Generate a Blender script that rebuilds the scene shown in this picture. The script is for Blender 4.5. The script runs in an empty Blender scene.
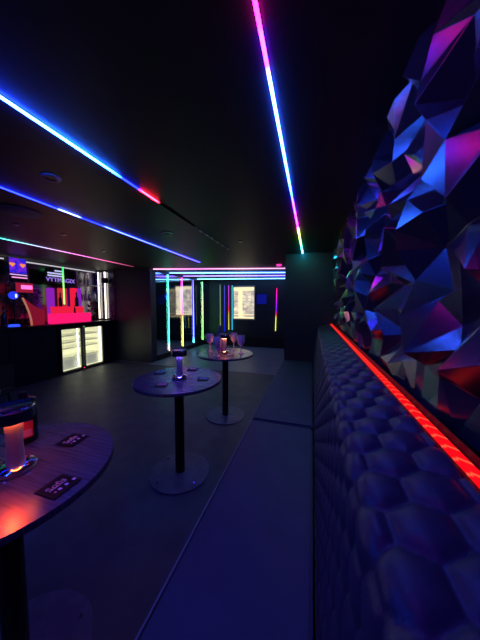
import bpy, bmesh, math, random
import numpy as np
from mathutils import Vector, Matrix
random.seed(7)
PI = math.pi
sc = bpy.context.scene
C = sc.collection

# ------------------------------------------------------------ camera, world, exposure
F_PX, CAM_H = 235.0, 1.4
VPX, VPY, ROLL = 312.5, 305.0, math.radians(1.2)
v = Vector(((VPX-240)/F_PX, (320-VPY)/F_PX, -1)).normalized()
u = Vector((math.sin(ROLL), math.cos(ROLL), 0)); u = (u - u.dot(v)*v).normalized()
xx = v.cross(u)
Rm = Matrix((xx, v, u))
cam = bpy.data.cameras.new('camera'); cam.sensor_fit = 'VERTICAL'; cam.sensor_height = 24
cam.lens = 24*F_PX/640; cam.clip_start = 0.01
co = bpy.data.objects.new('camera', cam); C.objects.link(co)
co.matrix_world = Matrix.Translation((0, 0, CAM_H)) @ Rm.to_4x4()
sc.camera = co
w = bpy.data.worlds.new('world'); sc.world = w; w.use_nodes = True
w.node_tree.nodes['Background'].inputs[0].default_value = (0.02, 0.02, 0.05, 1)
w.node_tree.nodes['Background'].inputs[1].default_value = 0.3
sc.view_settings.view_transform = 'Standard'; sc.view_settings.look = 'None'
sc.view_settings.gamma = 1; sc.view_settings.use_curve_mapping = False
sc.view_settings.exposure = 0.0

CEIL = 2.26
# ------------------------------------------------------------ materials
def newmat(name):
    m = bpy.data.materials.new(name); m.use_nodes = True
    nt = m.node_tree; return m, nt, nt.nodes, nt.links
def pbr(name, col, rough=0.5, metal=0.0, spec=0.5, noise=None, bump=0.0, bscale=200, coat=0.0, ncol=None, trans=0.0, ior=1.45, emit=None, es=0.0, sub=None):
    m, nt, N, L = newmat(name); b = N['Principled BSDF']
    b.inputs['Base Color'].default_value = (*col, 1); b.inputs['Roughness'].default_value = rough
    b.inputs['Metallic'].default_value = metal; b.inputs['Specular IOR Level'].default_value = spec
    b.inputs['Coat Weight'].default_value = coat; b.inputs['Transmission Weight'].default_value = trans
    b.inputs['IOR'].default_value = ior
    if emit:
        b.inputs['Emission Color'].default_value = (*emit, 1); b.inputs['Emission Strength'].default_value = es
    tc = N.new('ShaderNodeTexCoord')
    if noise:
        n = N.new('ShaderNodeTexNoise'); n.inputs['Scale'].default_value = noise; n.inputs['Detail'].default_value = 6
        L.new(tc.outputs['Object'], n.inputs['Vector'])
        r = N.new('ShaderNodeValToRGB'); r.color_ramp.elements[0].position = .3; r.color_ramp.elements[1].position = .7
        r.color_ramp.elements[0].color = (*col, 1); r.color_ramp.elements[1].color = (*(ncol or [c*1.5 for c in col]), 1)
        L.new(n.outputs['Fac'], r.inputs['Fac']); L.new(r.outputs['Color'], b.inputs['Base Color'])
    if bump:
        n2 = N.new('ShaderNodeTexNoise'); n2.inputs['Scale'].default_value = bscale; n2.inputs['Detail'].default_value = 3
        L.new(tc.outputs['Object'], n2.inputs['Vector'])
        bp = N.new('ShaderNodeBump'); bp.inputs['Strength'].default_value = bump; bp.inputs['Distance'].default_value = .002
        L.new(n2.outputs['Fac'], bp.inputs['Height']); L.new(bp.outputs['Normal'], b.inputs['Normal'])
    return m
def emis(name, col, s):
    m, nt, N, L = newmat(name); N.remove(N['Principled BSDF'])
    e = N.new('ShaderNodeEmission'); e.inputs[0].default_value = (*col, 1); e.inputs[1].default_value = s
    L.new(e.outputs[0], N['Material Output'].inputs[0]); return m
def ramp_emis(name, axis, length, stops, strength, interp='LINEAR'):
    """addressable led strip: stops = (position along strip in metres, colour, relative strength)"""
    m, nt, N, L = newmat(name); N.remove(N['Principled BSDF'])
    tc = N.new('ShaderNodeTexCoord'); s = N.new('ShaderNodeSeparateXYZ'); L.new(tc.outputs['Object'], s.inputs[0])
    d = N.new('ShaderNodeMath'); d.operation = 'DIVIDE'; d.inputs[1].default_value = length
    L.new(s.outputs[axis], d.inputs[0])
    r = N.new('ShaderNodeValToRGB'); r.color_ramp.interpolation = interp
    mx = max(k for _, _, k in stops)
    el = r.color_ramp.elements
    while len(el) < len(stops): el.new(.5)
    for i, (p, c, k) in enumerate(sorted(stops, key=lambda q: q[0])):
        el[i].position = min(1, max(0, p/length))
        el[i].color = (*[x*k/mx for x in c], 1)
    L.new(d.outputs[0], r.inputs['Fac'])
    e = N.new('ShaderNodeEmission'); e.inputs[1].default_value = strength*mx
    L.new(r.outputs['Color'], e.inputs[0]); L.new(e.outputs[0], N['Material Output'].inputs[0]); return m

M = {}
M['ceiling'] = pbr('black_ceiling_paint', (.022, .022, .026), .5, noise=3, ncol=(.03, .03, .034), bump=.15, bscale=60)
M['wall'] = pbr('black_wall_paint', (.035, .038, .045), .42, noise=2, ncol=(.043, .046, .054))
M['floor'] = pbr('dark_grey_vinyl', (.085, .085, .095), .5, noise=5, ncol=(.13, .13, .14), bump=.6, bscale=90)
M['seat'] = pbr('black_seat_vinyl', (.055, .075, .105), .5, noise=8, ncol=(.065, .09, .125), bump=.2, bscale=250)
M['pad'] = pbr('padded_vinyl', (.045, .045, .08), .38, bump=.25, bscale=300)
M['facet'] = pbr('glossy_black_plastic', (.035, .035, .045), .23, spec=1.0, ior=1.62)
M['black'] = pbr('black_metal', (.012, .012, .014), .4, spec=.4)
M['base'] = pbr('table_base_metal', (.13, .12, .15), .42, spec=.5, noise=12)
M['bar'] = pbr('bar_front_black', (.014, .014, .02), .4, spec=.5)
M['chrome'] = pbr('chrome', (.8, .8, .82), .12, metal=1)
M['satin'] = pbr('satin_metal', (.45, .45, .5), .35, metal=1)
M['mirror'] = pbr('dark_mirror', (.22, .20, .24), .22, metal=1)
M['white'] = pbr('white_plastic', (.7, .7, .7), .5)
M['cream'] = pbr('cream_frame', (.75, .65, .45), .5)
M['leaf'] = pbr('dark_leaf', (.14, .16, .11), .5, noise=30)
M['red_panel_glow'] = pbr('red_acrylic_glow', (.85, .02, .05), .3, emit=(.30, .008, .03), es=.6)  # glow added to the red, since little light reaches the panel
M['gold'] = pbr('gold_trim_glow', (1, .7, .4), .4, emit=(.7, .3, .12), es=.5)  # gold given its own glow in place of the weak light here
M['bottle'] = pbr('dark_bottle_glass', (.03, .05, .04), .08, spec=.8)
M['coaster'] = pbr('black_coaster_card', (.008, .006, .01), .6, spec=.2)
# table top wood
def wood():
    m, nt, N, L = newmat('dark_wood_laminate'); b = N['Principled BSDF']
    tc = N.new('ShaderNodeTexCoord'); mp = N.new('ShaderNodeMapping'); mp.inputs['Rotation'].default_value = (0, 0, math.radians(28))
    mp.inputs['Scale'].default_value = (3, 85, 1)
    L.new(tc.outputs['Object'], mp.inputs[0])
    n = N.new('ShaderNodeTexNoise'); n.inputs['Scale'].default_value = 1.6; n.inputs['Detail'].default_value = 5; n.inputs['Distortion'].default_value = .6
    L.new(mp.outputs[0], n.inputs['Vector'])
    r = N.new('ShaderNodeValToRGB'); r.color_ramp.elements[0].position = .38; r.color_ramp.elements[1].position = .55
    r.color_ramp.elements[0].color = (.055, .055, .07, 1); r.color_ramp.elements[1].color = (.10, .095, .12, 1)
    L.new(n.outputs['Fac'], r.inputs['Fac']); L.new(r.outputs['Color'], b.inputs['Base Color'])
    b.inputs['Roughness'].default_value = .27; b.inputs['Specular IOR Level'].default_value = 1.0
    bp = N.new('ShaderNodeBump'); bp.inputs['Strength'].default_value = .18; bp.inputs['Distance'].default_value = .001
    L.new(n.outputs['Fac'], bp.inputs['Height']); L.new(bp.outputs['Normal'], b.inputs['Normal']); return m
M['wood'] = wood()
def thin_glass(name, tint, gloss=.12, rough=.05):
    m, nt, N, L = newmat(name); N.remove(N['Principled BSDF'])
    t = N.new('ShaderNodeBsdfTransparent'); t.inputs[0].default_value = (*tint, 1)
    g = N.new('ShaderNodeBsdfGlossy'); g.inputs['Roughness'].default_value = rough
    mx = N.new('ShaderNodeMixShader'); fr = N.new('ShaderNodeFresnel'); fr.inputs[0].default_value = 1.5
    ad = N.new('ShaderNodeMath'); ad.operation = 'ADD'; ad.inputs[1].default_value = gloss
    L.new(fr.outputs[0], ad.inputs[0])
    ge = N.new('ShaderNodeNewGeometry'); iv = N.new('ShaderNodeMath'); iv.operation = 'SUBTRACT'; iv.inputs[0].default_value = 1; L.new(ge.outputs['Backfacing'], iv.inputs[1])
    mu = N.new('ShaderNodeMath'); mu.operation = 'MULTIPLY'; mu.use_clamp = True; L.new(ad.outputs[0], mu.inputs[0]); L.new(iv.outputs[0], mu.inputs[1]); L.new(mu.outputs[0], mx.inputs[0])
    L.new(t.outputs[0], mx.inputs[1]); L.new(g.outputs[0], mx.inputs[2]); L.new(mx.outputs[0], N['Material Output'].inputs[0]); return m
M['tint_glass'] = thin_glass('tinted_glass', (.85, .87, .9), .10)
M['clear_glass'] = thin_glass('clear_door_glass', (.93, .93, .93), .02)
def goblet_mat():
    m, nt, N, L = newmat('cut_crystal'); b = N['Principled BSDF']
    b.inputs['Base Color'].default_value = (.95, .92, 1, 1); b.inputs['Roughness'].default_value = .2
    d = N.new('ShaderNodeBsdfTransparent'); d.inputs[0].default_value = (.85, .83, .92, 1)
    mx = N.new('ShaderNodeMixShader'); mx.inputs[0].default_value = .9; b.inputs['Transmission Weight'].default_value = .3
    b.inputs['Specular IOR Level'].default_value = 1.0
    tc = N.new('ShaderNodeTexCoord'); vo = N.new('ShaderNodeTexVoronoi'); vo.inputs['Scale'].default_value = 70
    L.new(tc.outputs['Object'], vo.inputs['Vector']); bp = N.new('ShaderNodeBump'); bp.inputs['Strength'].default_value = .8; bp.inputs['Distance'].default_value = .004
    L.new(vo.outputs['Distance'], bp.inputs['Height']); L.new(bp.outputs['Normal'], b.inputs['Normal'])
    L.new(d.outputs[0], mx.inputs[1]); L.new(b.outputs[0], mx.inputs[2]); L.new(mx.outputs[0], N['Material Output'].inputs[0]); return m
M['crystal'] = goblet_mat()

# ------------------------------------------------------------ mesh helpers
def nb(): return bmesh.new()
def box(bm, x0, x1, y0, y1, z0, z1, bev=0):
    r = bmesh.ops.create_cube(bm, size=1)
    vs = r['verts']
    for q in vs:
        q.co = Vector(((x0+x1)/2+q.co.x*(x1-x0), (y0+y1)/2+q.co.y*(y1-y0), (z0+z1)/2+q.co.z*(z1-z0)))
    if bev:
        es = list({e for q in vs for e in q.link_edges})
        bmesh.ops.bevel(bm, geom=es, offset=bev, segments=2, affect='EDGES')
    return bm
def lathe(bm, prof, seg=32, c=(0, 0)):
    rings = []
    for r, z in prof:
        if r < 1e-6: rings.append([bm.verts.new((c[0], c[1], z))])
        else: rings.append([bm.verts.new((c[0]+r*math.cos(2*PI*i/seg), c[1]+r*math.sin(2*PI*i/seg), z)) for i in range(seg)])
    for a, b in zip(rings, rings[1:]):
        for i in range(seg):
            j = (i+1) % seg
            if len(a) == 1 and len(b) == 1: continue
            if len(a) == 1: bm.faces.new((a[0], b[j], b[i]))
            elif len(b) == 1: bm.faces.new((a[i], a[j], b[0]))
            else: bm.faces.new((a[i], a[j], b[j], b[i]))
    bmesh.ops.recalc_face_normals(bm, faces=bm.faces)
    return bm
def tube(bm, pts, r, seg=10):
    pts = [Vector(p) for p in pts]; rings = []
    for i, p in enumerate(pts):
        d = (pts[min(i+1, len(pts)-1)]-pts[max(i-1, 0)]).normalized()
        a = d.orthogonal().normalized() if i == 0 else (a - a.dot(d)*d).normalized()
        b = d.cross(a)
        rings.append([bm.verts.new(p+r*(math.cos(2*PI*k/seg)*a+math.sin(2*PI*k/seg)*b)) for k in range(seg)])
    for A, B in zip(rings, rings[1:]):
        for k in range(seg): bm.faces.new((A[k], A[(k+1) % seg], B[(k+1) % seg], B[k]))
    bm.faces.new(rings[0][::-1]); bm.faces.new(rings[-1])
    return bm
def prism(bm, poly, axis, a0, a1):
    """extrude polygon; axis is the extrusion axis ('x': poly in (y,z); 'z': poly in (x,y))"""
    f = {'x': lambda p, a: (a, p[0], p[1]), 'z': lambda p, a: (p[0], p[1], a), 'y': lambda p, a: (p[0], a, p[1])}[axis]
    A = [bm.verts.new(f(p, a0)) for p in poly]; B = [bm.verts.new(f(p, a1)) for p in poly]
    n = len(poly)
    for i in range(n): bm.faces.new((A[i], A[(i+1) % n], B[(i+1) % n], B[i]))
    bm.faces.new(A); bm.faces.new(B)
    bmesh.ops.recalc_face_normals(bm, faces=bm.faces); return bm
SPLIT = {'end_cap', 'clip', 'icon_print', 'interior_lamp', 'crate', 'sill_rail', 'upright', 'carcass'}
def islands(bm):
    bm.verts.ensure_lookup_table(); seen = set(); out = []
    for q in bm.verts:
        if q in seen: continue
        st = [q]; isl = set(); seen.add(q)
        while st:
            a = st.pop(); isl.add(a)
            for e in a.link_edges:
                o = e.other_vert(a)
                if o not in seen: seen.add(o); st.append(o)
        out.append(isl)
    return out
def obj(name, bm, mat, parent=None, loc=None, smooth=False, rotz=0):
    if name in SPLIT:
        n = len(islands(bm))
        if n > 1:
            for k in range(n):
                c = bm.copy(); keep = islands(c)[k]
                bmesh.ops.delete(c, geom=[q for q in c.verts if q not in keep], context='VERTS')
                last = obj_one(name, c, mat, parent, loc, smooth, rotz)
            bm.free(); return last
    return obj_one(name, bm, mat, parent, loc, smooth, rotz)
def obj_one(name, bm, mat, parent=None, loc=None, smooth=False, rotz=0):
    me = bpy.data.meshes.new(name); bm.to_mesh(me); bm.free()
    me.materials.append(M[mat] if isinstance(mat, str) else mat)
    if smooth:
        me.polygons.foreach_set('use_smooth', [True]*len(me.polygons)); me.set_sharp_from_angle(angle=math.radians(40))
    o = bpy.data.objects.new(name, me); C.objects.link(o)
    if loc: o.location = loc
    o.rotation_euler.z = rotz
    if parent: o.parent = parent
    return o
def tag(o, label, cat, group=None):
    o['label'] = label; o['category'] = cat
    if group: o['group'] = group
    return o
def thing(name, label, cat, loc=(0, 0, 0), rotz=0, group=None):
    o = bpy.data.objects.new(name, None); C.objects.link(o); o.location = loc; o.rotation_euler.z = rotz
    o.empty_display_size = .05
    return tag(o, label, cat, group)
def struct(name, bm, mat, label=None):
    o = obj(name, bm, mat); o['kind'] = 'structure'
    o['label'] = label or name.replace('_', ' '); o['category'] = name.split('_')[0]; return o
def copy_tree(o, parent=None):
    c = o.copy(); C.objects.link(c); c.parent = parent
    for ch in list(o.children): copy_tree(ch, c)
    return c
def text_part(name, s, size, mat, parent, loc, rot, ext=.0008, align='CENTER'):
    cu = bpy.data.curves.new(name, 'FONT'); cu.body = s; cu.size = size; cu.extrude = ext; cu.align_x = align; cu.align_y = 'CENTER'
    t = bpy.data.objects.new('tmp', cu); C.objects.link(t)
    dg = bpy.context.evaluated_depsgraph_get(); me = bpy.data.meshes.new_from_object(t.evaluated_get(dg))
    bpy.data.objects.remove(t); me.materials.clear(); me.materials.append(M[mat] if isinstance(mat, str) else mat)
    o = bpy.data.objects.new(name, me); C.objects.link(o); o.parent = parent; o.location = loc; o.rotation_euler = rot
    return o

# ------------------------------------------------------------ room shell
Y0, YB = -1.3, 8.0
struct('floor', box(nb(), -6.4, .5, Y0, YB+.1, -.1, 0), 'floor', 'dark grey vinyl floor')
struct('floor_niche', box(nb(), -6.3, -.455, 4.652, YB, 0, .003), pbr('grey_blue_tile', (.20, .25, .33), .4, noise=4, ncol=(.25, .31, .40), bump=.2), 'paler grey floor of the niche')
struct('ceiling', box(nb(), -6.4, .5, Y0, YB+.1, CEIL, CEIL+.1), 'ceiling', 'low black ceiling')
struct('wall_right', box(nb(), .42, .5, Y0, YB, 0, CEIL), 'wall', 'black wall behind the faceted cladding')
struct('wall_left', box(nb(), -5.45, -5.35, Y0, 4.71, 0, CEIL), 'wall', 'dark wall behind the bar')
struct('wall_left_niche', box(nb(), -6.4, -6.3, 4.95, YB, 0, CEIL), 'wall', 'dark wall beyond the glass partition')
struct('wall_front', box(nb(), -5.35, .42, Y0, Y0+.1, 0, CEIL), 'wall', 'wall behind the camera')
struct('wall_back', box(nb(), -6.3, .42, YB, YB+.1, 0, CEIL), 'wall', 'dark far wall with a lit window')
struct('wall_pier_left', box(nb(), -6.4, -3.69, 4.71, 4.95, 0, CEIL), 'wall', 'dark pier between the bar and the glass partition')
b = box(nb(), -.455, .42, 4.1, 4.4, 0, CEIL); box(b, -.455, .42, 4.4, YB, 0, CEIL)
struct('wall_pier_right', b, 'wall', 'dark pier at the end of the bench')
struct('trim_1', box(nb(), -3.70, -3.655, 4.70, 4.75, 0, 2.2), pbr('frame_paint', (.05, .05, .1), .3), 'dark frame edge of the niche')
struct('trim_2', box(nb(), -3.69, -.455, 4.625, 4.65, 0, .006), 'white', 'thin metal threshold strip across the floor')
struct('trim_3', box(nb(), -3.70, -3.66, 4.95, YB, 0, .13), 'bar', 'dark skirting under the glass partition')
struct('trim_4', box(nb(), -3.69, -.455, 7.55, YB, 0, .33, .01), 'bar', 'low dark plinth along the far wall')
g = struct('window_3', box(nb(), -3.695, -3.68, 4.95, YB, .13, 2.2), 'tint_glass', 'dark glass partition of the niche')
struct('trim_5', box(nb(), -3.70, -3.66, 4.95, YB, 2.2, CEIL), 'bar', 'head rail above the glass partition')

# lit windows on the far wall
def view_mat():
    m, nt, N, L = newmat('lit_window_view'); N.remove(N['Principled BSDF'])
    tc = N.new('ShaderNodeTexCoord')
    br = N.new('ShaderNodeTexBrick'); br.inputs['Scale'].default_value = 5; br.inputs['Color1'].default_value = (.9, .8, .5, 1)
    br.inputs['Color2'].default_value = (.35, .22, .3, 1); br.inputs['Mortar'].default_value = (.95, .9, .75, 1); br.inputs['Mortar Size'].default_value = .03
    mp = N.new('ShaderNodeMapping'); mp.inputs['Rotation'].default_value = (PI/2, 0, 0); L.new(tc.outputs['Object'], mp.inputs[0])
    L.new(mp.outputs[0], br.inputs['Vector'])
    n = N.new('ShaderNodeTexNoise'); n.inputs['Scale'].default_value = 3.5; L.new(tc.outputs['Object'], n.inputs['Vector'])
    r = N.new('ShaderNodeValToRGB'); r.color_ramp.elements[0].position = .42; r.color_ramp.elements[1].position = .6
    r.color_ramp.elements[0].color = (.12, .10, .13, 1); r.color_ramp.elements[1].color = (.95, .85, .62, 1)
    L.new(n.outputs['Fac'], r.inputs['Fac'])
    mx = N.new('ShaderNodeMixRGB'); mx.inputs[0].default_value = .45
    L.new(br.outputs['Color'], mx.inputs[1]); L.new(r.outputs['Color'], mx.inputs[2])
    e = N.new('ShaderNodeEmission'); e.inputs[1].default_value = .75; L.new(mx.outputs[0], e.inputs[0]); e.inputs[1].default_value = 1.15
    L.new(e.outputs[0], N['Material Output'].inputs[0]); return m
M['view'] = view_mat()
M['curtain'] = emis('backlit_cream_blind', (.95, .80, .45), 1.3)
def window(n, x0, x1, z0, z1, lab):
    fr = nb(); t = .05; y0, y1 = YB-.06, YB
    box(fr, x0, x0+t*.5, y0, y1, z0, z1); box(fr, x1-t*.5, x1, y0, y1, z0, z1); box(fr, x0+t*.5, x1-t*.5, y0, y1, z0, z0+t); box(fr, x0+t*.5, x1-t*.5, y0, y1, z1-t, z1)
    o = struct('window_%d' % n, fr, 'cream', lab)
    obj('pane', box(nb(), x0+.025, x1-.025, YB-.015, YB-.005, z0+t, z1-t), 'view', o)
    W = x1-x0
    c = nb(); box(c, x0+W*.25, x0+W*.43, YB-.04, YB-.02, z0+t, z1-t)
    obj('blind', c, 'curtain', o)
    obj('top_blind', box(nb(), x0+.03, x1-.03, YB-.055, YB-.042, z1-t-.12, z1-t), 'curtain', o)
    c = nb(); box(c, x0+.03, x1-.03, YB-.055, YB-.042, z0+t, z0+t+.05); box(c, x0+.03, x1-.03, YB-.055, YB-.042, z0+t+.12, z0+t+.15)
    obj('sill_rail', c, 'curtain', o)
window(1, -2.71, -1.91, .87, 2.07, 'lit window with cream frame on the far wall')
window(2, -5.06, -4.31, .97, 2.15, 'lit window with cream frame seen through the glass partition')

# ------------------------------------------------------------ led strips
DB, BL, CY, MG, PU, RD, GR, YE, WH, TE = (.006, .012, 1), (.02, .08, 1), (.03, .6, 1), (1, .01, .5), (.16, .01, 1), (1, .01, .03), (.1, 1, .08), (.8, .9, .1), (.75, .85, 1), (.05, .9, .6)
def strip_y(label, x, y0, y1, stops, strength, wd=.026, z=CEIL):
    t = thing('led_strip_light', label, 'strip light', (x, y0, z), group=None)
    obj('channel', box(nb(), -wd/2-.002, wd/2+.002, 0, y1-y0, -.003, 0), 'black', t)
    m = ramp_emis('led_'+label[:20], 1, y1-y0, [(p-y0, c, k) for p, c, k in stops], strength)
    obj('diffuser', box(nb(), -wd/2, wd/2, 0, y1-y0, -.010, -.0035), m, t)
    return t
strip_y('rainbow led strip on the ceiling running above the bench to the right pier', -.172, -1.2, 4.08,
        [(-1.2, PU, .25), (.4, PU, .4), (.62, MG, .4), (.76, MG, .6), (.775, PU, 1.0), (.9, PU, 1.0), (.92, (.03, .08, 1), 1.9), (1.6, (.02, .12, 1), 2.0), (1.95, DB, 1.6),
         (2.2, PU, 1.4), (2.7, MG, 1.0), (2.95, YE, .8), (3.3, GR, .9), (3.7, TE, 1.0), (4.08, CY, 1.3)], 46, .012)
strip_y('bright blue led strip on the ceiling ending in a short red section', -1.245, -1.2, 2.35,
        [(-1.2, (.008, .06, 1), 1.3), (.3, (.01, .06, 1), 1.5), (.72, (.012, .05, 1), 1.9), (1.0, (.012, .12, 1), 1.9), (1.25, (.01, .12, 1), 1.2), (1.33, DB, .25), (1.50, DB, .2), (1.53, RD, .8), (1.70, RD, .8), (1.74, DB, .0), (2.35, DB, .0)], 75, .012)
strip_y('blue violet led strip on the middle of the ceiling', -2.19, -1.2, 4.35,
        [(-1.2, DB, .8), (1.25, DB, 1.1), (1.58, DB, 1.1), (1.6, (.06, .10, 1), 1.6), (1.78, (.06, .10, 1), 1.6), (1.8, DB, .6), (2.05, DB, .9), (2.1, (.03, .05, 1), 1.3), (3.1, (.02, .03, 1), 1.2), (4.35, (.04, .03, 1), 1.0)], 22, .012)
strip_y('teal to pink led strip on the ceiling in front of the bar', -3.86, -1.2, 4.4,
        [(-1.2, TE, .7), (1.6, TE, 1.3), (2.0, (.05, .9, .8), 1.3), (2.5, (.5, .5, 1), .9), (3.0, (1, .25, .8), .9), (3.7, (1, .15, .4), .7), (4.4, (.6, .1, .2), .2)], 3.2, .010)
# dead end of the blue strip: wire with tiny glints
t = thing('led_wire_tail', 'unlit end of the blue ceiling strip with tiny glints', 'strip light', (-1.245, 2.37, CEIL))
obj('wire', tube(nb(), [(0, 0, -.008), (.01, .2, -.02), (-.01, .45, -.012), (.01, .8, -.022), (0, 1.1, -.01)], .004, 6), 'satin', t)
b = nb()
for k in (.12, .28, .42, .62, .8, 1.02): box(b, -.01, .01, k, k+.05, -.02, -.008)
obj('clip', b, 'white', t)  # white blocks stand in for whitish glints along the wire

# transverse tubes of the niche ceiling
TR = [('pink white', (-3.66, 4.80), (-.47, 5.62), (.95, .4, .7), 2.6), ('white blue', (-5.6, 4.98), (-.47, 6.35), (.12, .4, 1), 9),
      ('lilac', (-5.9, 5.65), (-.47, 7.0), (.2, .16, 1), 7), ('pale green white', (-6.1, 6.55), (-.47, 7.75), (.15, .6, 1), 7)]
for nm, a, c, col, s in TR:
    L_ = math.hypot(c[0]-a[0], c[1]-a[1]); ang = math.atan2(c[1]-a[1], c[0]-a[0])
    t = thing('led_tube_light', nm+' tube light running across the niche ceiling', 'tube light', (a[0], a[1], CEIL), ang, 'tube lights across the niche ceiling')
    obj('tube', box(nb(), 0, L_, -.010, .010, -.024, -.004), ramp_emis('tube_'+nm, 0, L_, [(0, col, 1), (L_*.35, (col[0], col[1]*.55, col[2]), .8), (L_*.6, col, 1), (L_, (col[0]*.8, col[1]*.7, col[2]), .9)], s), t)
    b = nb()
    for q in (0, L_-.02): box(b, q, q+.02, -.016, .016, -.032, 0)
    obj('end_cap', b, 'black', t)
tag(obj('sensor_light', lathe(nb(), [(0, -.03), (.05, -.03), (.06, 0), (0, 0)], 20), emis('pink_sensor', (1, .05, .5), 1.2), None, (-.70, 5.1, CEIL), True), 'small pink glowing ceiling light by the right pier', 'ceiling light')

# vertical led tubes
def vtube(label, x, y, z0, z1, stops, s, group, r=.008, lean=0):
    t = thing('led_tube_light', label, 'tube light', (x, y, z0), group=group)
    L_ = z1-z0
    obj('tube', tube(nb(), [(0, 0, 0.004), (lean, 0, L_-.004)], r, 10), ramp_emis('vt_'+label[:24], 2, L_, [(p*L_, c, k) for p, c, k in stops], s), t, smooth=True)
    b = nb(); box(b, -.014, .014, -.014, .014, -.01, .006); box(b, lean-.014, lean+.014, -.014, .014, L_-.006, L_+.01)
    obj('end_cap', b, 'black', t)
    return t
G1 = 'upright led tubes on the glass partition'
vtube('upright turquoise tube light on the glass partition, nearest one', -3.655, 5.42, .17, 2.2, [(0, (1, .4, .5), 1), (.06, (.6, .7, .7), 1), (.12, TE, 1), (1, TE, 1)], 9, G1)
vtube('upright magenta, red and yellow tube light on the glass partition', -3.655, 6.12, .17, 2.2, [(0, YE, .8), (.15, YE, 1), (.4, (.9, .6, .1), 1), (.46, RD, 1), (.55, MG, 1), (.8, (.8, .1, 1), 1), (1, MG, 1)], 9, G1)
vtube('upright blue tube light with cyan foot on the glass partition', -3.655, 6.79, .17, 2.2, [(0, (.1, .9, .9), 1.4), (.1, (.1, .2, 1), 1), (.5, (.15, .15, 1), 1), (1, (.12, .1, 1), .9)], 9, G1)
vtube('upright green tube light on the glass partition, farthest one', -3.655, 7.45, .17, 2.2, [(0, (.2, .9, .1), .8), (.1, GR, 1), (.6, (.25, 1, .15), 1), (1, (.1, .9, .2), 1)], 9, G1)
G2 = 'upright led tubes on the far wall'
vtube('dim yellow green upright tube light on the far wall', -3.2, 7.95, .64, 2.13, [(0, (.4, .6, .2), .8), (1, (.3, .6, .4), .8)], 1.3, G2)
vtube('dim blue upright tube light on the far wall', -3.03, 7.95, .43, 2.1, [(0, DB, 1), (1, (.1, .1, .8), 1)], 1.3, G2)
vtube('purple to yellow upright tube light left of the far window', -2.87, 7.95, .5, 2.1, [(0, YE, 1), (.35, (.8, .5, .1), .9), (.45, RD, .9), (.6, (.7, .05, .5), .8), (1, (.5, .05, .8), .9)], 2, G2)
vtube('cyan upright tube light at the edge of the far window', -2.735, 7.93, .5, 2.1, [(0, CY, 1), (1, (.05, .7, .7), 1)], 2, G2)
vtube('magenta to yellow upright tube light right of the far window', -1.185, 7.95, .52, 1.97, [(0, YE, 1), (.3, YE, 1), (.38, RD, 1), (.5, PU, 1), (.9, MG, 1), (1, RD, 1)], 2.5, G2, lean=.03)
t = thing('wall_sign', 'blue glowing panel right of the far window', 'sign', (-1.675, 7.99, 1.43))
obj('panel', box(nb(), -.17, .17, -.03, 0, 0, .34), emis('blue_panel', (.01, .015, .5), .4), t)
obj('bracket', box(nb(), -.19, .19, -.02, .01, .34, .37), 'black', t)
t = thing('wall_sign', 'small blue glowing panel seen through the glass partition', 'sign', (-5.43, 7.99, 1.62))
obj('panel', box(nb(), -.10, .10, -.03, 0, 0, .22), emis('blue_panel_small', (.01, .02, .8), 1.0), t)
obj('top_lamp', box(nb(), -.04, .03, -.03, 0, .25, .42), emis('red_lamp', (.6, .12, .12), .5), t)

# ------------------------------------------------------------ faceted wall cladding
def facets():
    bm = nb(); rnd = random.Random(11)
    ya, yb, za, zb = -1.18, 4.09, 1.085, CEIL
    ny, nz = 60, 12
    P = []
    for i in range(ny+1):
        row = []
        for j in range(nz+1):
            y = ya+(yb-ya)*i/ny; z = za+(zb-za)*j/nz
            if 0 < i < ny and j % 2: y += .5*(yb-ya)/ny
            if 0 < i < ny: y += rnd.uniform(-.03, .03)
            if 0 < j < nz: z += rnd.uniform(-.04, .04)
            k = (i*2+j*3+(i*j) % 2) % 3
            x = rnd.choice((.40, .375, .345, .30, .28))+rnd.uniform(-.012, .012)
            if j == 0: x = .325+rnd.uniform(0, .025)
            if j == 1: x = min(max(x, .31), .36)
            if j == nz: x = max(x, .31)
            row.append(bm.verts.new((x, y, z)))
        P.append(row)
    for i in range(ny):
        for j in range(nz):
            a, b, c, d = P[i][j], P[i+1][j], P[i+1][j+1], P[i][j+1]
            if rnd.random() < .5: fs = ((a, d, c), (a, c, b))
            else: fs = ((a, d, b), (d, c, b))
            for f in fs: bm.faces.new(f)
    bmesh.ops.recalc_face_normals(bm, faces=bm.faces)
    # make sure the faces look into the room (-x)
    if sum(f.normal.x for f in bm.faces) > 0: bmesh.ops.reverse_faces(bm, faces=bm.faces)
    o = obj('faceted_wall_panel', bm, 'facet')
    md = o.modifiers.new('bevel', 'BEVEL'); md.width = .001; md.segments = 1; md.limit_method = 'ANGLE'; md.angle_limit = math.radians(10)
    return tag(o, 'glossy black wall cladding of jagged three dimensional facets above the bench', 'wall panel')
facets()

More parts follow.
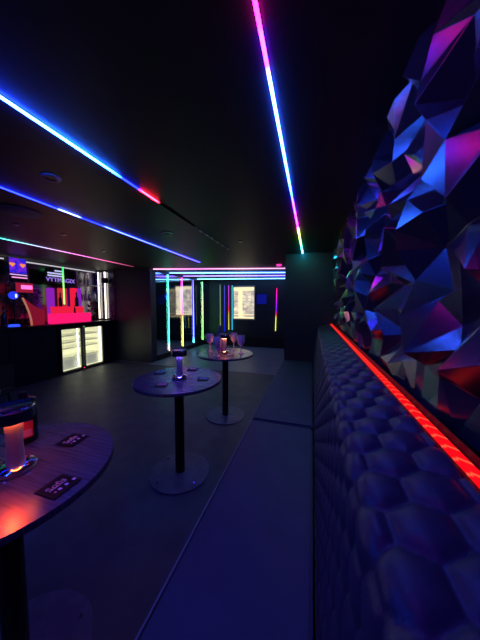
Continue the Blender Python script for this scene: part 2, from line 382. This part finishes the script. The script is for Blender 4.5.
# red led strip in the groove
t = thing('red_rope_light', 'red led rope light running along the top of the padded backrest', 'strip light', (.292, -1.18, 1.083))
def rope_mat():
    m, nt, N, L = newmat('red_rope'); N.remove(N['Principled BSDF'])
    tc = N.new('ShaderNodeTexCoord'); s = N.new('ShaderNodeSeparateXYZ'); L.new(tc.outputs['Object'], s.inputs[0])
    ad = N.new('ShaderNodeMath'); ad.operation = 'MULTIPLY_ADD'; ad.inputs[1].default_value = .8; L.new(s.outputs[0], ad.inputs[0]); L.new(s.outputs[1], ad.inputs[2])
    md = N.new('ShaderNodeMath'); md.operation = 'PINGPONG'; md.inputs[1].default_value = .0225; L.new(ad.outputs[0], md.inputs[0])
    dv = N.new('ShaderNodeMath'); dv.operation = 'DIVIDE'; dv.inputs[1].default_value = .0225; L.new(md.outputs[0], dv.inputs[0])
    r = N.new('ShaderNodeValToRGB'); e0, e1 = r.color_ramp.elements
    e0.position = .7; e0.color = (1, .004, .012, 1); e1.position = .98; e1.color = (1, .13, .06, 1)
    L.new(dv.outputs[0], r.inputs['Fac'])
    e = N.new('ShaderNodeEmission'); e.inputs[1].default_value = 1.0; L.new(r.outputs[0], e.inputs[0]); L.new(e.outputs[0], N['Material Output'].inputs[0]); return m
obj('rope', box(nb(), -.013, .013, 0, 5.27, 0, .012, .004), rope_mat(), t)
obj('channel', box(nb(), -.016, .03, 0, 5.27, -.012, -.001), 'black', t)
obj('shield_lip', box(nb(), .018, .022, 0, 5.27, -.001, .026), 'black', t)  # lip made tall and black to keep red light off the low facets

# ------------------------------------------------------------ banquette
bench = thing('banquette_bench', 'long dark upholstered banquette bench with hexagon tufted backrest', 'bench', (-.2, -1.18, 0))
def B(bm, name, mat, **k):
    for q in bm.verts: q.co -= Vector((-.2, -1.18, 0))
    return obj(name, bm, mat, bench, **k)
B(box(nb(), -.44, .40, -1.18, 4.09, 0, .34), 'base', 'bar')
B(box(nb(), -.462, .02, -1.18, 1.847, .341, .45, .012), 'seat_cushion', 'seat', smooth=True)
B(box(nb(), -.462, .02, 1.868, 4.09, .341, .45, .012), 'seat_cushion', 'seat', smooth=True)
M['piping'] = pbr('pale_piping', (.3, .32, .4), .4)
B(tube(nb(), [(-.462, -1.17, .445), (-.462, 1.845, .445)], .004, 6), 'piping', 'piping')
B(tube(nb(), [(-.462, 1.87, .445), (-.462, 4.08, .445)], .004, 6), 'piping', 'piping')
def hexpad(y0, y1):
    prof = []
    # face from seat up to the ridge, rounded ridge, then the sloping top
    A, R_, T = Vector((.034, .44)), Vector((.084, 1.045)), Vector((.272, 1.086))
    dA = (R_-A).normalized(); dB = (T-R_).normalized(); rr = .035
    pts = [A + (R_-dA*rr-A)*(k/60) for k in range(61)]
    for k in range(1, 8):
        s = k/8; pts.append((1-s)**2*(R_-dA*rr)+2*s*(1-s)*R_+s*s*(R_+dB*rr))
    pts += [(R_+dB*rr)+(T-(R_+dB*rr))*(k/24) for k in range(25)]
    S = [0]
    for a, b_ in zip(pts, pts[1:]): S.append(S[-1]+(b_-a).length)
    P = np.array([tuple(p) for p in pts]); S = np.array(S)
    tg = np.gradient(P, axis=0); tg /= np.linalg.norm(tg, axis=1)[:, None]
    nr = np.stack([-tg[:, 1], tg[:, 0]], 1)
    ys = [y0]
    while ys[-1] < y1: ys.append(ys[-1]+(.006 if abs(ys[-1]-.8) < 1.0 else .0095))
    ys = np.array(ys); ys[-1] = y1
    a = .094                                            # hexagon across flats
    YY, SS = np.meshgrid(ys, S, indexing='ij')
    sx, sy = a, a*math.sqrt(3)
    def hexd(px, py):
        h = np.full(px.shape, 9.); 
        out = np.full(px.shape, -9.)
        for ox, oy in ((0, 0), (sx/2, sy/2)):
            qx = np.abs((px+ox+sx/2) % sx - sx/2); qy = np.abs((py+oy+sy/2) % sy - sy/2)
            d = a/2-np.maximum(qx, qx*.5+qy*math.sqrt(3)/2)
            out = np.maximum(out, d)
        return out
    D = np.clip(hexd(SS+.02, YY), 0, None)              # distance inside the nearest hexagon
    h = .017*np.sqrt(np.clip(1-(1-np.clip(D/(a/2), 0, 1))**2, 0, 1))**.8
    edge = np.clip(np.minimum(YY-y0, y1-YY)/.03, 0, 1); h = h*np.sqrt(edge)-.006*(1-edge)
    X = P[None, :, 0]+nr[None, :, 0]*(h-.012); Z = P[None, :, 1]+nr[None, :, 1]*(h-.012)
    V = np.stack([X+.2, YY+1.18, Z], -1).reshape(-1, 3)
    n, m = YY.shape
    idx = np.arange(n*m).reshape(n, m)
    F = np.stack([idx[:-1, :-1], idx[1:, :-1], idx[1:, 1:], idx[:-1, 1:]], -1).reshape(-1, 4)
    V = V.tolist(); F = F.tolist(); base = len(V)
    for i in (0, n-1):                                  # side caps and back
        c = len(V); V.append([.27+.2, (y0 if i == 0 else y1)+1.18, .44])
        for j in range(m-1):
            tri = [c, int(idx[i, j]), int(idx[i, j+1])]
            F.append(tri if i else tri[::-1])
    me = bpy.data.meshes.new('backrest'); me.from_pydata(V, [], F); me.update(); me.materials.append(M['pad'])
    me.polygons.foreach_set('use_smooth', [True]*len(me.polygons))
    o = bpy.data.objects.new('backrest', me); C.objects.link(o); o.parent = bench
hexpad(-1.18, 2.745); hexpad(2.755, 4.09)

# ------------------------------------------------------------ tables
def make_table(loc, label, hero=False):
    t = thing('pedestal_table', label, 'table', loc, group='round pedestal tables')
    obj('tabletop', lathe(nb(), [(0, .775), (.340, .775), (.348, .779), (.348, .796), (.345, .8), (0, .8)], 96), 'wood', t, smooth=True)
    obj('pole', lathe(nb(), [(0, .012), (.038, .012), (.038, .765), (0, .765)], 28), 'black', t, smooth=True)
    obj('mounting_plate', box(nb(), -.11, .11, -.11, .11, .765, .7749, .004), 'black', t)
    obj('base', lathe(nb(), [(0, 0), (.245, 0), (.248, .004), (.245, .011), (.05, .014), (0, .014)], 64), 'base', t, smooth=True)
    for k in range(4):
        a = PI/4+k*PI/2+.3
        obj('bolt', lathe(nb(), [(0, .0115), (.009, .0115), (.009, .016), (.006, .019), (0, .019)], 10, (.205*math.cos(a), .205*math.sin(a))), 'chrome', t, smooth=True)
    return t
T1, T2, T3 = (-1.055, .53), (-1.035, 1.66), (-1.03, 2.72)
make_table((*T1, 0), 'round dark wood pedestal table nearest the camera at lower left')
make_table((*T2, 0), 'round pedestal table with four coasters, middle of the three tables')
make_table((*T3, 0), 'round pedestal table with glasses on it, farthest from camera')

M['stem'] = pbr('brushed_stem', (.55, .55, .6), .42, metal=.6)
def lamp(loc, label, glow, s, spot=None):
    t = thing('table_lamp', label, 'lamp', loc, group=None)
    obj('base', lathe(nb(), [(0, 0), (.056, 0), (.06, .003), (.058, .016), (.046, .026), (.03, .027), (0, .027)], 40), 'chrome', t, smooth=True)
    obj('stem', lathe(nb(), [(.028, .026), (.026, .04), (.0235, .10), (.026, .175), (.028, .185)], 32), 'stem', t, smooth=True)
    hd = obj('head', lathe(nb(), [(0, .186), (.056, .186), (.06, .19), (.06, .232), (.057, .238), (.052, .236), (0, .234)], 40), pbr('lamp_head', (.06, .06, .1), .18, metal=.7), t, smooth=True)
    obj('light_ring', lathe(nb(), [(.031, .1855), (.031, .1835), (.045, .1835), (.045, .1855)], 40), emis('lamp_glow_'+label[:12], glow, s), t)
    obj('rim', lathe(nb(), [(.0602, .226), (.0618, .228), (.0618, .233), (.0602, .235)], 40), 'chrome', hd, smooth=True)
    if spot:
        l = bpy.data.lights.new('lamp_spot', 'SPOT'); l.energy = spot[0]; l.color = spot[1]; l.spot_size = math.radians(70); l.spot_blend = .6; l.shadow_soft_size = .01
        o = bpy.data.objects.new('lamp_spot', l); C.objects.link(o); o.parent = t; o.location = spot[2]
        d = Vector(spot[3])-Vector(spot[2]); o.rotation_euler = d.to_track_quat('-Z', 'Y').to_euler()
    return t
Z8 = .8
lamp((-1.022, .545, Z8), 'chrome cordless table lamp with orange glow on the nearest table', (1, .12, .03), 26,
     (2.6, (1, .045, .012), (.045, -.045, .18), (.15, -.20, 0)))
lamp((-1.03, 1.665, Z8), 'cordless table lamp on the middle table, glowing violet', (.2, .1, 1), 30)
lamp((-1.05, 2.75, Z8), 'cordless table lamp with orange glow standing among the glasses', (1, .2, .1), 60)

# coasters
M['pinktext'] = emis('coaster_print', (.9, .35, .28), .35)
M['pinktext'] = pbr('coaster_pink_print', (1, .6, .5), .5); M['lilacprint'] = pbr('coaster_lilac_print', (.9, .8, 1), .5)
M['coast_teal'] = pbr('coaster_teal', (.15, .5, .55), .4); M['coast_pink'] = pbr('coaster_pink', (.8, .25, .35), .4)
def coaster(loc, rz, label, size=.095, accent=None, group='black printed coasters on the nearest table', detailed=True):
    t = thing('coaster', label, 'coaster', loc, rz, group)
    h = size/2
    obj('card', box(nb(), -h, h, -h, h, 0.0002, .003, .0008), 'coaster', t)
    if detailed:
        text_part('logo_print', 'Sofis', size*.36, 'pinktext', t, (0, size*.12, .0031), (0, 0, .08), .0003)
        obj('rule_print', box(nb(), -h*.62, h*.62, -.0012, .0004, .003, .0034), 'lilacprint', t)
        b = nb(); lathe(b, [(0, .0033), (.004, .0033), (.004, .003)], 12, (-h*.5, -size*.2)); obj('red_mark', b, 'coast_pink', t)
        b = nb()
        for k in (-.14, .1, .38): box(b, size*k, size*(k+.1), -size*.26, -size*.14, .003, .0034)
        obj('icon_print', b, 'lilacprint', t)
    else:
        obj('print', box(nb(), -h*.75, h*.75, 0, h*.75, .003, .0035), accent, t)
    return t
coaster((-.79, .531, Z8), math.radians(90), 'black coaster with pink print near the camera, beside the lamp stem', .09)
coaster((-1.004, .742, Z8), math.radians(95), 'black coaster with pink print at the far side of the nearest table', .09)
coaster((-1.27, 1.735, Z8), .5, 'teal printed coaster on the left of the middle table', .09, 'coast_teal', 'coasters on the middle table', False)
coaster((-1.066, 1.47, Z8), .35, 'pink edged coaster at the near side of the middle table', .09, 'coast_pink', 'coasters on the middle table', False)
coaster((-1.05, 1.92, Z8), .2, 'magenta coaster behind the lamp on the middle table', .09, 'coast_pink', 'coasters on the middle table', False)
coaster((-.83, 1.69, Z8), .3, 'teal and pink coaster on the right of the middle table', .09, 'coast_teal', 'coasters on the middle table', False)

# black bottle with red label behind the lamp
t = thing('black_bottle', 'tall black bottle with red label behind the lamp on the nearest table', 'bottle', (-1.20, .68, Z8))
obj('body', lathe(nb(), [(0, 0), (.040, 0), (.044, .004), (.044, .17), (.040, .185), (.03, .192), (0, .193)], 32), pbr('black_bottle_body', (.008, .008, .01), .2), t, smooth=True)
obj('cap', lathe(nb(), [(0, .1935), (.016, .1935), (.016, .21), (.013, .22), (0, .22)], 20), 'black', t, smooth=True)
b = nb(); A0 = math.radians(-75)
for k in range(8):
    a0, a1 = A0+k*.18, A0+(k+1)*.18
    q = [b.verts.new((.0446*math.cos(a), .0446*math.sin(a), z)) for a, z in ((a0, .03), (a1, .03), (a1, .10), (a0, .10))]; b.faces.new(q)
obj('label', b, pbr('red_label', (.75, .06, .08), .4, emit=None), t)
b = nb()
for k in range(1, 7):
    a0, a1 = A0+k*.18, A0+(k+1)*.18
    q = [b.verts.new((.0449*math.cos(a), .0449*math.sin(a), z)) for a, z in ((a0, .036), (a1, .036), (a1, .065), (a0, .065))]; b.faces.new(q)
obj('label_band', b, pbr('pink_band', (.9, .35, .4), .4), t)

# goblets
def goblet(loc, label, s=1.1):
    t = thing('crystal_goblet', label, 'glass', loc, group='cut crystal goblets on the farthest table')
    pr = [(0, 0), (.036, 0), (.036, .003), (.010, .009), (.006, .02), (.006, .05), (.011, .056), (.006, .063), (.007, .085), (.020, .096), (.036, .115), (.043, .145), (.044, .175), (.041, .205), (.039, .205), (.041, .175), (.040, .146), (.033, .12), (.015, .103), (0, .101)]
    b = lathe(nb(), [(r*s, z*s) for r, z in pr[:12]], 24); obj('stem', b, 'crystal', t, smooth=True)
    b = lathe(nb(), [(r*s, z*s) for r, z in pr[9:]], 16); obj('bowl', b, 'crystal', t)
    return t
goblet((-1.262, 2.77, Z8), 'cut crystal goblet at the left edge of the farthest table')
goblet((-1.06, 2.53, Z8), 'cut crystal goblet lit pink in front of the bottle')
goblet((-1.00, 2.97, Z8), 'cut crystal goblet at the back of the farthest table, right of the lamp')
goblet((-.83, 2.74, Z8), 'cut crystal goblet at the right edge of the farthest table')
t = thing('glass_bottle', 'slim violet glass bottle standing behind the goblets', 'bottle', (-1.16, 2.86, Z8))
obj('body', lathe(nb(), [(0, 0), (.034, 0), (.037, .004), (.037, .17), (.030, .20), (.014, .23), (.013, .30), (0, .30)], 24), pbr('violet_bottle', (.12, .08, .55), .15, spec=.8), t, smooth=True)
obj('cap', lathe(nb(), [(0, .3003), (.015, .3003), (.015, .33), (0, .33)], 16), pbr('violet_cap', (.12, .08, .5), .3), t, smooth=True)
coaster((-.93, 2.60, Z8), .3, 'small dark coaster on the farthest table near the right goblet', .07, 'lilacprint', None, False)

# bar stool (dark, left)
t = thing('bar_stool', 'black metal stool standing in the dark left of the tables', 'stool', (-2.72, 1.22, 0), .4)
obj('seat', box(nb(), -.17, .17, -.17, .17, .60, .64, .012), 'black', t, smooth=True)
for a, c in ((-1, -1), (1, -1), (-1, 1), (1, 1)):
    obj('leg', tube(nb(), [(a*.13, c*.13, .6), (a*.18, c*.18, 0.002)], .012, 8), 'black', t, smooth=True)
obj('footrest', tube(nb(), [(-.16, -.16, .2), (.16, -.16, .2), (.16, .16, .2), (-.16, .16, .2), (-.16, -.16, .2)], .008, 6), 'satin', t)
obj('backrest', box(nb(), .15, .17, -.16, .16, .66, .86, .008), 'black', t, smooth=True)
obj('back_post', tube(nb(), [(.16, .0, .62), (.16, .0, .7)], .012, 8), 'satin', t)

# ------------------------------------------------------------ bar
bar = thing('bar_counter', 'long black bar counter along the left wall', 'bar', (-4.7, .2, 0))
def BB(bm, name, mat, par=bar):
    for q in bm.verts: q.co -= Vector((-4.7, .2, 0))
    return obj(name, bm, mat, par)
b = box(nb(), -5.34, -4.72, .2, 3.27, 0, .975); box(b, -5.34, -4.72, 4.37, 4.705, 0, .975)
BB(b, 'carcass', 'bar')
BB(box(nb(), -5.345, -4.66, .2, 4.705, .976, 1.02, .004), 'worktop', 'black')
for k in range(4): BB(box(nb(), -4.719, -4.70, .25+k*.755, .99+k*.755, .08, .96, .003), 'front_panel', 'bar')
for z in (.62, .72): BB(box(nb(), -4.70, -4.69, 3.05, 3.065, z, z+.015), 'knob', 'satin')
# bottle cooler
f = thing('bottle_cooler', 'double door under counter bottle cooler with lit pale interior', 'fridge', (-4.7, 3.83, 0))
def FF(bm, name, mat, par=f):
    for q in bm.verts: q.co -= Vector((-4.7, 3.81, 0))
    return obj(name, bm, mat, par)
b = nb()
box(b, -5.3, -5.28, 3.29, 4.33, .02, .97); box(b, -5.28, -4.735, 3.29, 3.31, .02, .97); box(b, -5.28, -4.735, 4.31, 4.33, .02, .97)
box(b, -5.28, -4.735, 3.31, 4.31, .02, .05); box(b, -5.28, -4.735, 3.31, 4.31, .94, .97)
FF(b, 'body', 'bar')
M['liner'] = pbr('pale_liner_glow', (.75, .75, .6), .5, emit=(.86, .86, .55), es=.7)  # lamp light on the liner is put in as its own glow
b = nb(); box(b, -5.275, -5.26, 3.315, 4.305, .055, .935); box(b, -5.26, -4.76, 3.315, 3.325, .055, .935); box(b, -5.26, -4.76, 4.295, 4.305, .055, .935); box(b, -5.26, -4.76, 3.326, 4.294, .055, .06)
FF(b, 'liner', 'liner')
M['fridgelamp'] = emis('fridge_lamp', (.95, .97, .8), 5)
b = nb()
for y in (3.345, 3.71, 3.87, 4.25): box(b, -4.78, -4.765, y, y+.012, .08, .90)
FF(b, 'interior_lamp', 'fridgelamp')
M['wire'] = pbr('pale_wire_glow', (.6, .6, .5), .5, emit=(.7, .7, .45), es=.35)  # glow put into the wires in place of lamp light
for z in (.3, .50, .62, .76):
    b = nb()
    for y in np.arange(3.34, 4.29, .045): box(b, -5.2, -4.80, y, y+.006, z, z+.006)
    box(b, -4.806, -4.80, 3.33, 4.29, z-.012, z+.012)
    FF(b, 'shelf', 'wire')
b = nb(); 
for y0_, y1_ in ((3.36, 3.74), (3.86, 4.25)): box(b, -5.1, -4.82, y0_, y1_, .065, .27)
FF(b, 'crate', pbr('grey_crate_glow', (.6, .62, .55), .5, emit=(.6, .62, .5), es=.35))  # crates given a glow that stands in for the interior light
for i, (ya, yb) in enumerate(((3.30, 3.78), (3.80, 4.32))):
    b = nb(); t_ = .05 if 1 else 0
    box(b, -4.73, -4.70, ya, ya+.035, .0+.03, .95); box(b, -4.73, -4.70, yb-.04, yb, .03, .95); box(b, -4.73, -4.70, ya+.035, yb-.04, .02, .04); box(b, -4.73, -4.70, ya+.035, yb-.04, .905, .95)
    d = FF(b, 'door', 'bar')
    FF(box(nb(), -4.722, -4.718, ya+.035, yb-.04, .04, .905), 'glass', 'clear_glass', d)
    hy = yb-.022 if i == 0 else ya+.006
    FF(box(nb(), -4.70, -4.685, hy, hy+.014, .08, .92, .003), 'handle', 'satin', d)
FF(box(nb(), -4.70, -4.694, 3.77, 3.80, .035, .05), 'power_light', emis('red_power', (1, .05, .15), 1.2))
FF(box(nb(), -4.70, -4.694, 3.80, 3.83, .925, .945), 'badge', emis('green_badge', (.3, .6, .3), .5))
# things inside: bottles on cooler shelves
bp = None

# back bar
mp = thing('mirror_panel', 'dark mirror panelling behind the bar counter', 'mirror', (-5.34, 2.5, 1.03))
for k in range(4):
    o = obj('mirror_sheet', box(nb(), -.008, 0, -1.5+k*.93, -.58+k*.93, 0, 1.2), 'mirror', mp)
tag(obj('back_bar_strip_light', box(nb(), 0, .02, 0, 3.6, -.02, 0), emis('whitish_strip', (.75, .7, .8), .8), None, (-5.33, 1.1, 2.235)), 'pale strip light along the top of the bar mirror', 'strip light')

# display sign with hearts
t = thing('display_screen', 'blue violet lit screen with two orange hearts above the bar', 'screen', (-5.0, 2.87, 1.95))
sc_m, nt, N, L = newmat('screen_violet'); N.remove(N['Principled BSDF'])
e = N.new('ShaderNodeEmission'); gr = N.new('ShaderNodeTexNoise'); gr.inputs['Scale'].default_value = 4
rr_ = N.new('ShaderNodeValToRGB'); rr_.color_ramp.elements[0].color = (.02, .02, .9, 1); rr_.color_ramp.elements[1].color = (.25, .02, .85, 1); rr_.color_ramp.elements[0].position = .4; rr_.color_ramp.elements[1].position = .6
L.new(gr.outputs[0], rr_.inputs[0]); L.new(rr_.outputs[0], e.inputs[0]); e.inputs[1].default_value = .8; L.new(e.outputs[0], N['Material Output'].inputs[0])
obj('housing', box(nb(), -.12, 0, -.13, .13, 0, .27), 'black', t)
obj('screen', box(nb(), 0, .004, -.125, .125, .005, .265), sc_m, t)
def heart(bm, cy, cz, s):
    poly = []
    for k in range(28):
        a = 2*PI*k/28
        poly.append((cy+s*16*math.sin(a)**3/17, cz+s*(13*math.cos(a)-5*math.cos(2*a)-2*math.cos(3*a)-math.cos(4*a))/17))
    prism(bm, poly, 'x', .004, .009)
for y in (-.085, .07):
    b = nb(); heart(b, y, .15, .045); obj('heart', b, emis('orange_heart', (1, .28, .06), 1.0), t)
    
t2 = thing('light_bar', 'pink and white glowing light bars under the heart screen', 'lamp', (-5.0, 2.87, 1.80))
obj('white_bar', box(nb(), 0, .02, -.125, .125, .12, .135), emis('lilacbar', (.8, .45, 1), 1.1), t2)
obj('pink_bar', box(nb(), 0, .02, -.10, .125, .07, .088), emis('pinkbar', (1, .35, .8), 1.2), t2)
obj('backing', box(nb(), -.02, 0, -.13, .13, .0, .149), 'black', t2)
t = thing('neon_sign', 'hot pink neon sign glowing above the red curved panel', 'sign', (-5.0, 2.93, 1.62))
obj('tube', box(nb(), 0, .03, -.03, .13, .06, .13), emis('hotpink', (1, .12, .45), 2.0), t)
obj('backing', box(nb(), -.02, 0, -.1, .16, .0, .17), emis('dim_red_glow', (.6, .02, .08), .5), t)
t = thing('globe_lamp', 'small glowing blue globe lamp on the bar', 'lamp', (-4.93, 2.74, 1.021))
obj('globe', lathe(nb(), [(0, .47)]+[(.068*math.sin(a), .538-.068*math.cos(a)) for a in [PI*k/12 for k in range(1, 12)]]+[(0, .606)], 20), emis('blue_globe', (.02, .05, .95), 1.0), t, smooth=True)
obj('stand', lathe(nb(), [(0, 0), (.06, 0), (.06, .012), (.012, .02), (.012, .469), (0, .469)], 16), 'black', t, smooth=True)
obj('filament', box(nb(), .064, .08, -.012, .008, .5, .56), emis('white_spot', (.6, .7, 1), 1.8), t)
t = thing('light_puck', 'flat glowing blue puck light lying on the bar top', 'lamp', (-4.74, 2.62, 1.021))
obj('lens', lathe(nb(), [(0, .05), (.065, .05), (.075, .03), (.075, .012)][::-1], 24), emis('bluepuck', (.03, .08, 1), 1.3), t, smooth=True)
obj('base', lathe(nb(), [(0, 0), (.08, 0), (.08, .012), (0, .012)], 24), 'black', t)

# red curved panel with gold edge
t = thing('curved_panel', 'dark red curved panel with gold edge standing on the bar', 'display', (-4.96, 2.90, 1.021))
def curve_l(s): return (-.01+.10*math.sin(s*1.4)-.0, .53*(1-s))
L1 = [(-.02+.12*math.sin(s/10*PI/2), .50*(1-s/10)) for s in range(11)]
top = [(.30, .28), (.22, .31), (.12, .37), (.05, .43)]
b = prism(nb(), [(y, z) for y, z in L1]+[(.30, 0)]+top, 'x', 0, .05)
obj('panel', b, 'red_panel_glow', t)
obj('gold_edge', tube(nb(), [(.03, y-.008, z) for y, z in L1], .016, 8), 'gold', t, smooth=True)

def plant(loc, h, w_, label, n, seed):
    r = random.Random(seed); t = thing('potted_plant', label, 'plant', loc, group=None)
    obj('pot', lathe(nb(), [(0, 0), (.05, 0), (.065, .11), (.058, .11), (.05, .09), (0, .09)], 20), 'black', t, smooth=True)
    b = nb()
    for k in range(7): tube(b, [(0, 0, .09), (r.uniform(-.02, .02), r.uniform(-w_/3, w_/3), h*.5), (r.uniform(-.05, .05), r.uniform(-w_/2, w_/2), h*.93)], .004, 5)
    obj('stem', b, 'leaf', t)
    b = nb()
    for k in range(n):
        c = Vector((r.uniform(-.04, .04), r.uniform(-w_/2, w_/2), r.uniform(.15, h)))
        d = Vector((r.uniform(-1, 1), r.uniform(-1, 1), r.uniform(-.3, 1))).normalized(); s = d.orthogonal().normalized(); l = r.uniform(.05, .09)
        q = [b.verts.new(p) for p in (c, c+d*l*.5+s*l*.28, c+d*l, c+d*l*.5-s*l*.28)]; b.faces.new(q)
    obj('foliage', b, 'leaf', t)
plant((-5.24, 2.98, 1.021), .80, .16, 'dark leafy plant left of the violet lettering on the bar', 90, 3)
plant((-5.20, 3.22, 1.021), .66, .14, 'dark leafy plant beside the pink glowing bottle display', 80, 4)
plant((-5.05, 4.36, 1.021), .5, .14, 'green yellow leafy plant in front of the shelf by the white tubes', 70, 5)

# violet lettering
sg = thing('lettering_sign', 'violet lettering with stacked bars on the bar mirror', 'sign', (-5.1, 3.68, 1.93))
M['violet'] = emis('violet_letters', (.38, .22, .95), .9)
M['paleviolet'] = emis('pale_bars', (.6, .6, 1), .95)
text_part('lettering', 'VYTMAGIX', .12, 'violet', sg, (.01, 0, -.02), (PI/2, 0, PI/2), .004)
for i, (z, a0, a1) in enumerate(((.05, -.26, .06), (.10, -.26, .04), (.155, -.12, .05))):
    obj('bar', box(nb(), 0, .012, a0, a1, z, z+.028), 'paleviolet', sg)
obj('backing', box(nb(), -.01, -.002, -.3, .3, -.1, .2), 'black', sg)

# pink led bottle display
ds = thing('bottle_display', 'hot pink glowing stepped bottle display on the bar', 'display', (-5.0, 3.3, 1.021))
HP = emis('hot_pink_acrylic', (1, .01, .16), 1.05); HR = emis('red_acrylic', (1, .015, .06), .85); HV = emis('violet_acrylic', (.33, .02, .62), .75); HO = emis('orange_red_acrylic', (.75, .03, .06), .75)
obj('lower_step', box(nb(), 0, .16, .02, .84, 0, .20, .005), HP, ds)
obj('middle_step', box(nb(), -.10, -.001, .14, .80, .0, .34, .005), HR, ds)
for y0_, y1_, z1_, m_ in ((.14, .24, .72, HV), (.36, .50, .73, HO), (.63, .73, .75, HR), (.735, .83, .75, HV)):
    obj('tall_block', box(nb(), -.2, -.101, y0_, y1_, 0, z1_, .005), m_, ds)
b = nb()
for z in (.20, .345): pass
obj('base', box(nb(), -.2, .17, .0, .86, -.0008, -.0002), 'black', ds)
def bottle(loc, label, mat='bottle', s=1.0, group='dark bottles on the bar'):
    t = thing('liquor_bottle', label, 'bottle', loc, group=group)
    obj('body', lathe(nb(), [(0, 0), (.03*s, 0), (.034*s, .005), (.034*s, .15*s), (.028*s, .175*s), (.012*s, .20*s), (.012*s, .26*s), (0, .26*s)], 16), mat, t, smooth=True)
    obj('cap', lathe(nb(), [(0, .2605*s), (.0135*s, .2605*s), (.0135*s, .285*s), (0, .285*s)], 12), 'black', t)
bottle((-5.05, 3.615, 1.362), 'dark bottle on the left of the pink display')
bottle((-4.90, 3.80, 1.222), 'short dark bottle in the middle of the pink display', s=.55)
bottle((-5.05, 3.97, 1.362), 'dark bottle on the right of the pink display', s=1.1)
for i, (x, y, s) in enumerate(((-4.95, 2.45, 1.6), (-5.1, 2.56, 1.9), (-4.98, 2.62, 1.2), (-5.15, 2.36, 2.0))):
    bottle((x, y, 1.021), ('tall dark bottle at the left end of the bar', 'tallest dark bottle behind the globe lamp', 'small dark bottle in front of the globe lamp', 'dark bottle leftmost on the bar')[i], s=s)
vtube('green tube light above the pink bottle display', -5.045, 3.69, 1.40, 2.2, [(0, (.5, 1, .2), 1), (.7, (.3, 1, .2), 1), (.85, (.05, .9, .2), 1), (1, (.05, .9, .15), 1)], 1.5, None, .014)  # mirror reflection of a green tube, built as a solid glowing tube

# end wall of the bar with two white tubes
tag(obj('mirror_panel', box(nb(), -5.32, -4.72, 4.695, 4.705, 1.021, 2.24), 'mirror'), 'dark mirror panel on the end wall beside the bar', 'mirror')
WT = [(0, (1, .95, .75), 1), (1, (1, .95, .78), 1)]
vtube('left one of two warm white upright tube lights at the end of the bar', -5.17, 4.66, 1.05, 2.22, WT, 2.6, 'white tube lights at the bar end', .016)
vtube('right one of two warm white upright tube lights at the end of the bar', -4.965, 4.66, 1.05, 2.22, WT, 2.6, 'white tube lights at the bar end', .016)
t = thing('wall_shelf', 'mirrored glass shelf unit between pink display and white tubes', 'shelf', (-5.2, 4.4, 1.5))
obj('shelf_board', box(nb(), -.12, .12, -.2, .25, .36, .375), 'white', t); obj('shelf_board', box(nb(), -.12, .12, -.2, .25, .0, .015), 'white', t)
obj('upright', box(nb(), -.12, -.10, -.2, -.18, .015, .70), 'white', t)
for i, (y, z, s, c) in enumerate(((4.28, 1.8765, .7, (.8, .5, .45)), (4.37, 1.8765, .8, (.85, .8, .75)), (4.30, 1.5165, .8, (.7, .7, .62)), (4.38, 1.5165, .75, (.8, .8, .7)), (4.46, 1.5165, .85, (.6, .6, .5)), (4.54, 1.5165, .8, (.8, .8, .75)))):
    bottle((-5.17, y, z), ('pinkish bottle on the upper shelf by the white tubes', 'white bottle on the upper shelf by the white tubes', 'pale bottle leftmost on the lower shelf', 'cream bottle second on the lower shelf', 'olive bottle third on the lower shelf', 'white bottle rightmost on the lower shelf')[i],
           pbr('bottle_col%d' % i, c, .2), s, 'pale bottles on the wall shelf')
t = thing('wall_speaker', 'small black speaker on the end wall by the right white tube', 'speaker', (-4.90, 4.69, 1.93))
obj('cabinet', box(nb(), -.10, .06, -.11, -.04, 0, .13, .008), 'black', t); obj('bracket', box(nb(), -.03, 0, -.04, 0, .05, .08), 'black', t)

# ------------------------------------------------------------ ceiling fittings
def downlight(x, y, r, label):
    t = thing('ceiling_downlight', label, 'ceiling light', (x, y, CEIL), group=None)
    obj('ring', lathe(nb(), [(r*.55, 0), (r*.55, -.004), (r*.7, -.010), (r*.95, -.008), (r, -.001), (r, 0)], 36), pbr('grey_ring', (.35, .33, .36), .4), t, smooth=True)
    obj('baffle', lathe(nb(), [(0, -.001), (r*.55, -.001), (r*.55, -.003), (0, -.003)], 30), 'black', t)
downlight(-1.71, 1.20, .058, 'small grey ring downlight between the two blue strips')
downlight(-1.69, 2.5, .07, 'small round downlight farther along between the two blue strips')
for x, y, lab in ((-2.92, 2.17, 'small chrome ceiling fitting before the bar strip'), (-3.05, 1.76, 'tiny chrome ceiling fitting nearest the left edge'), (-3.2, 3.0, 'small chrome ceiling fitting nearer the pier'), (-.95, 3.1, 'small chrome ceiling fitting left of the bench strip')):
    tag(obj('ceiling_fitting', lathe(nb(), [(0, -.012), (.022, -.012), (.03, -.004), (.03, 0), (0, 0)], 18), 'satin', None, (x, y, CEIL), True), lab, 'ceiling fitting')
t = thing('ceiling_speaker', 'large round ceiling speaker at the upper left', 'speaker', (-2.62, 1.53, CEIL))
obj('grille', lathe(nb(), [(0, -.012), (.15, -.012), (.17, -.006), (.17, 0)][::-1], 40), pbr('speaker_grille', (.14, .08, .2), .6), t, smooth=True)
obj('rim', lathe(nb(), [(.171, 0), (.171, -.008), (.18, -.008), (.183, 0)], 40), 'black', t, smooth=True)
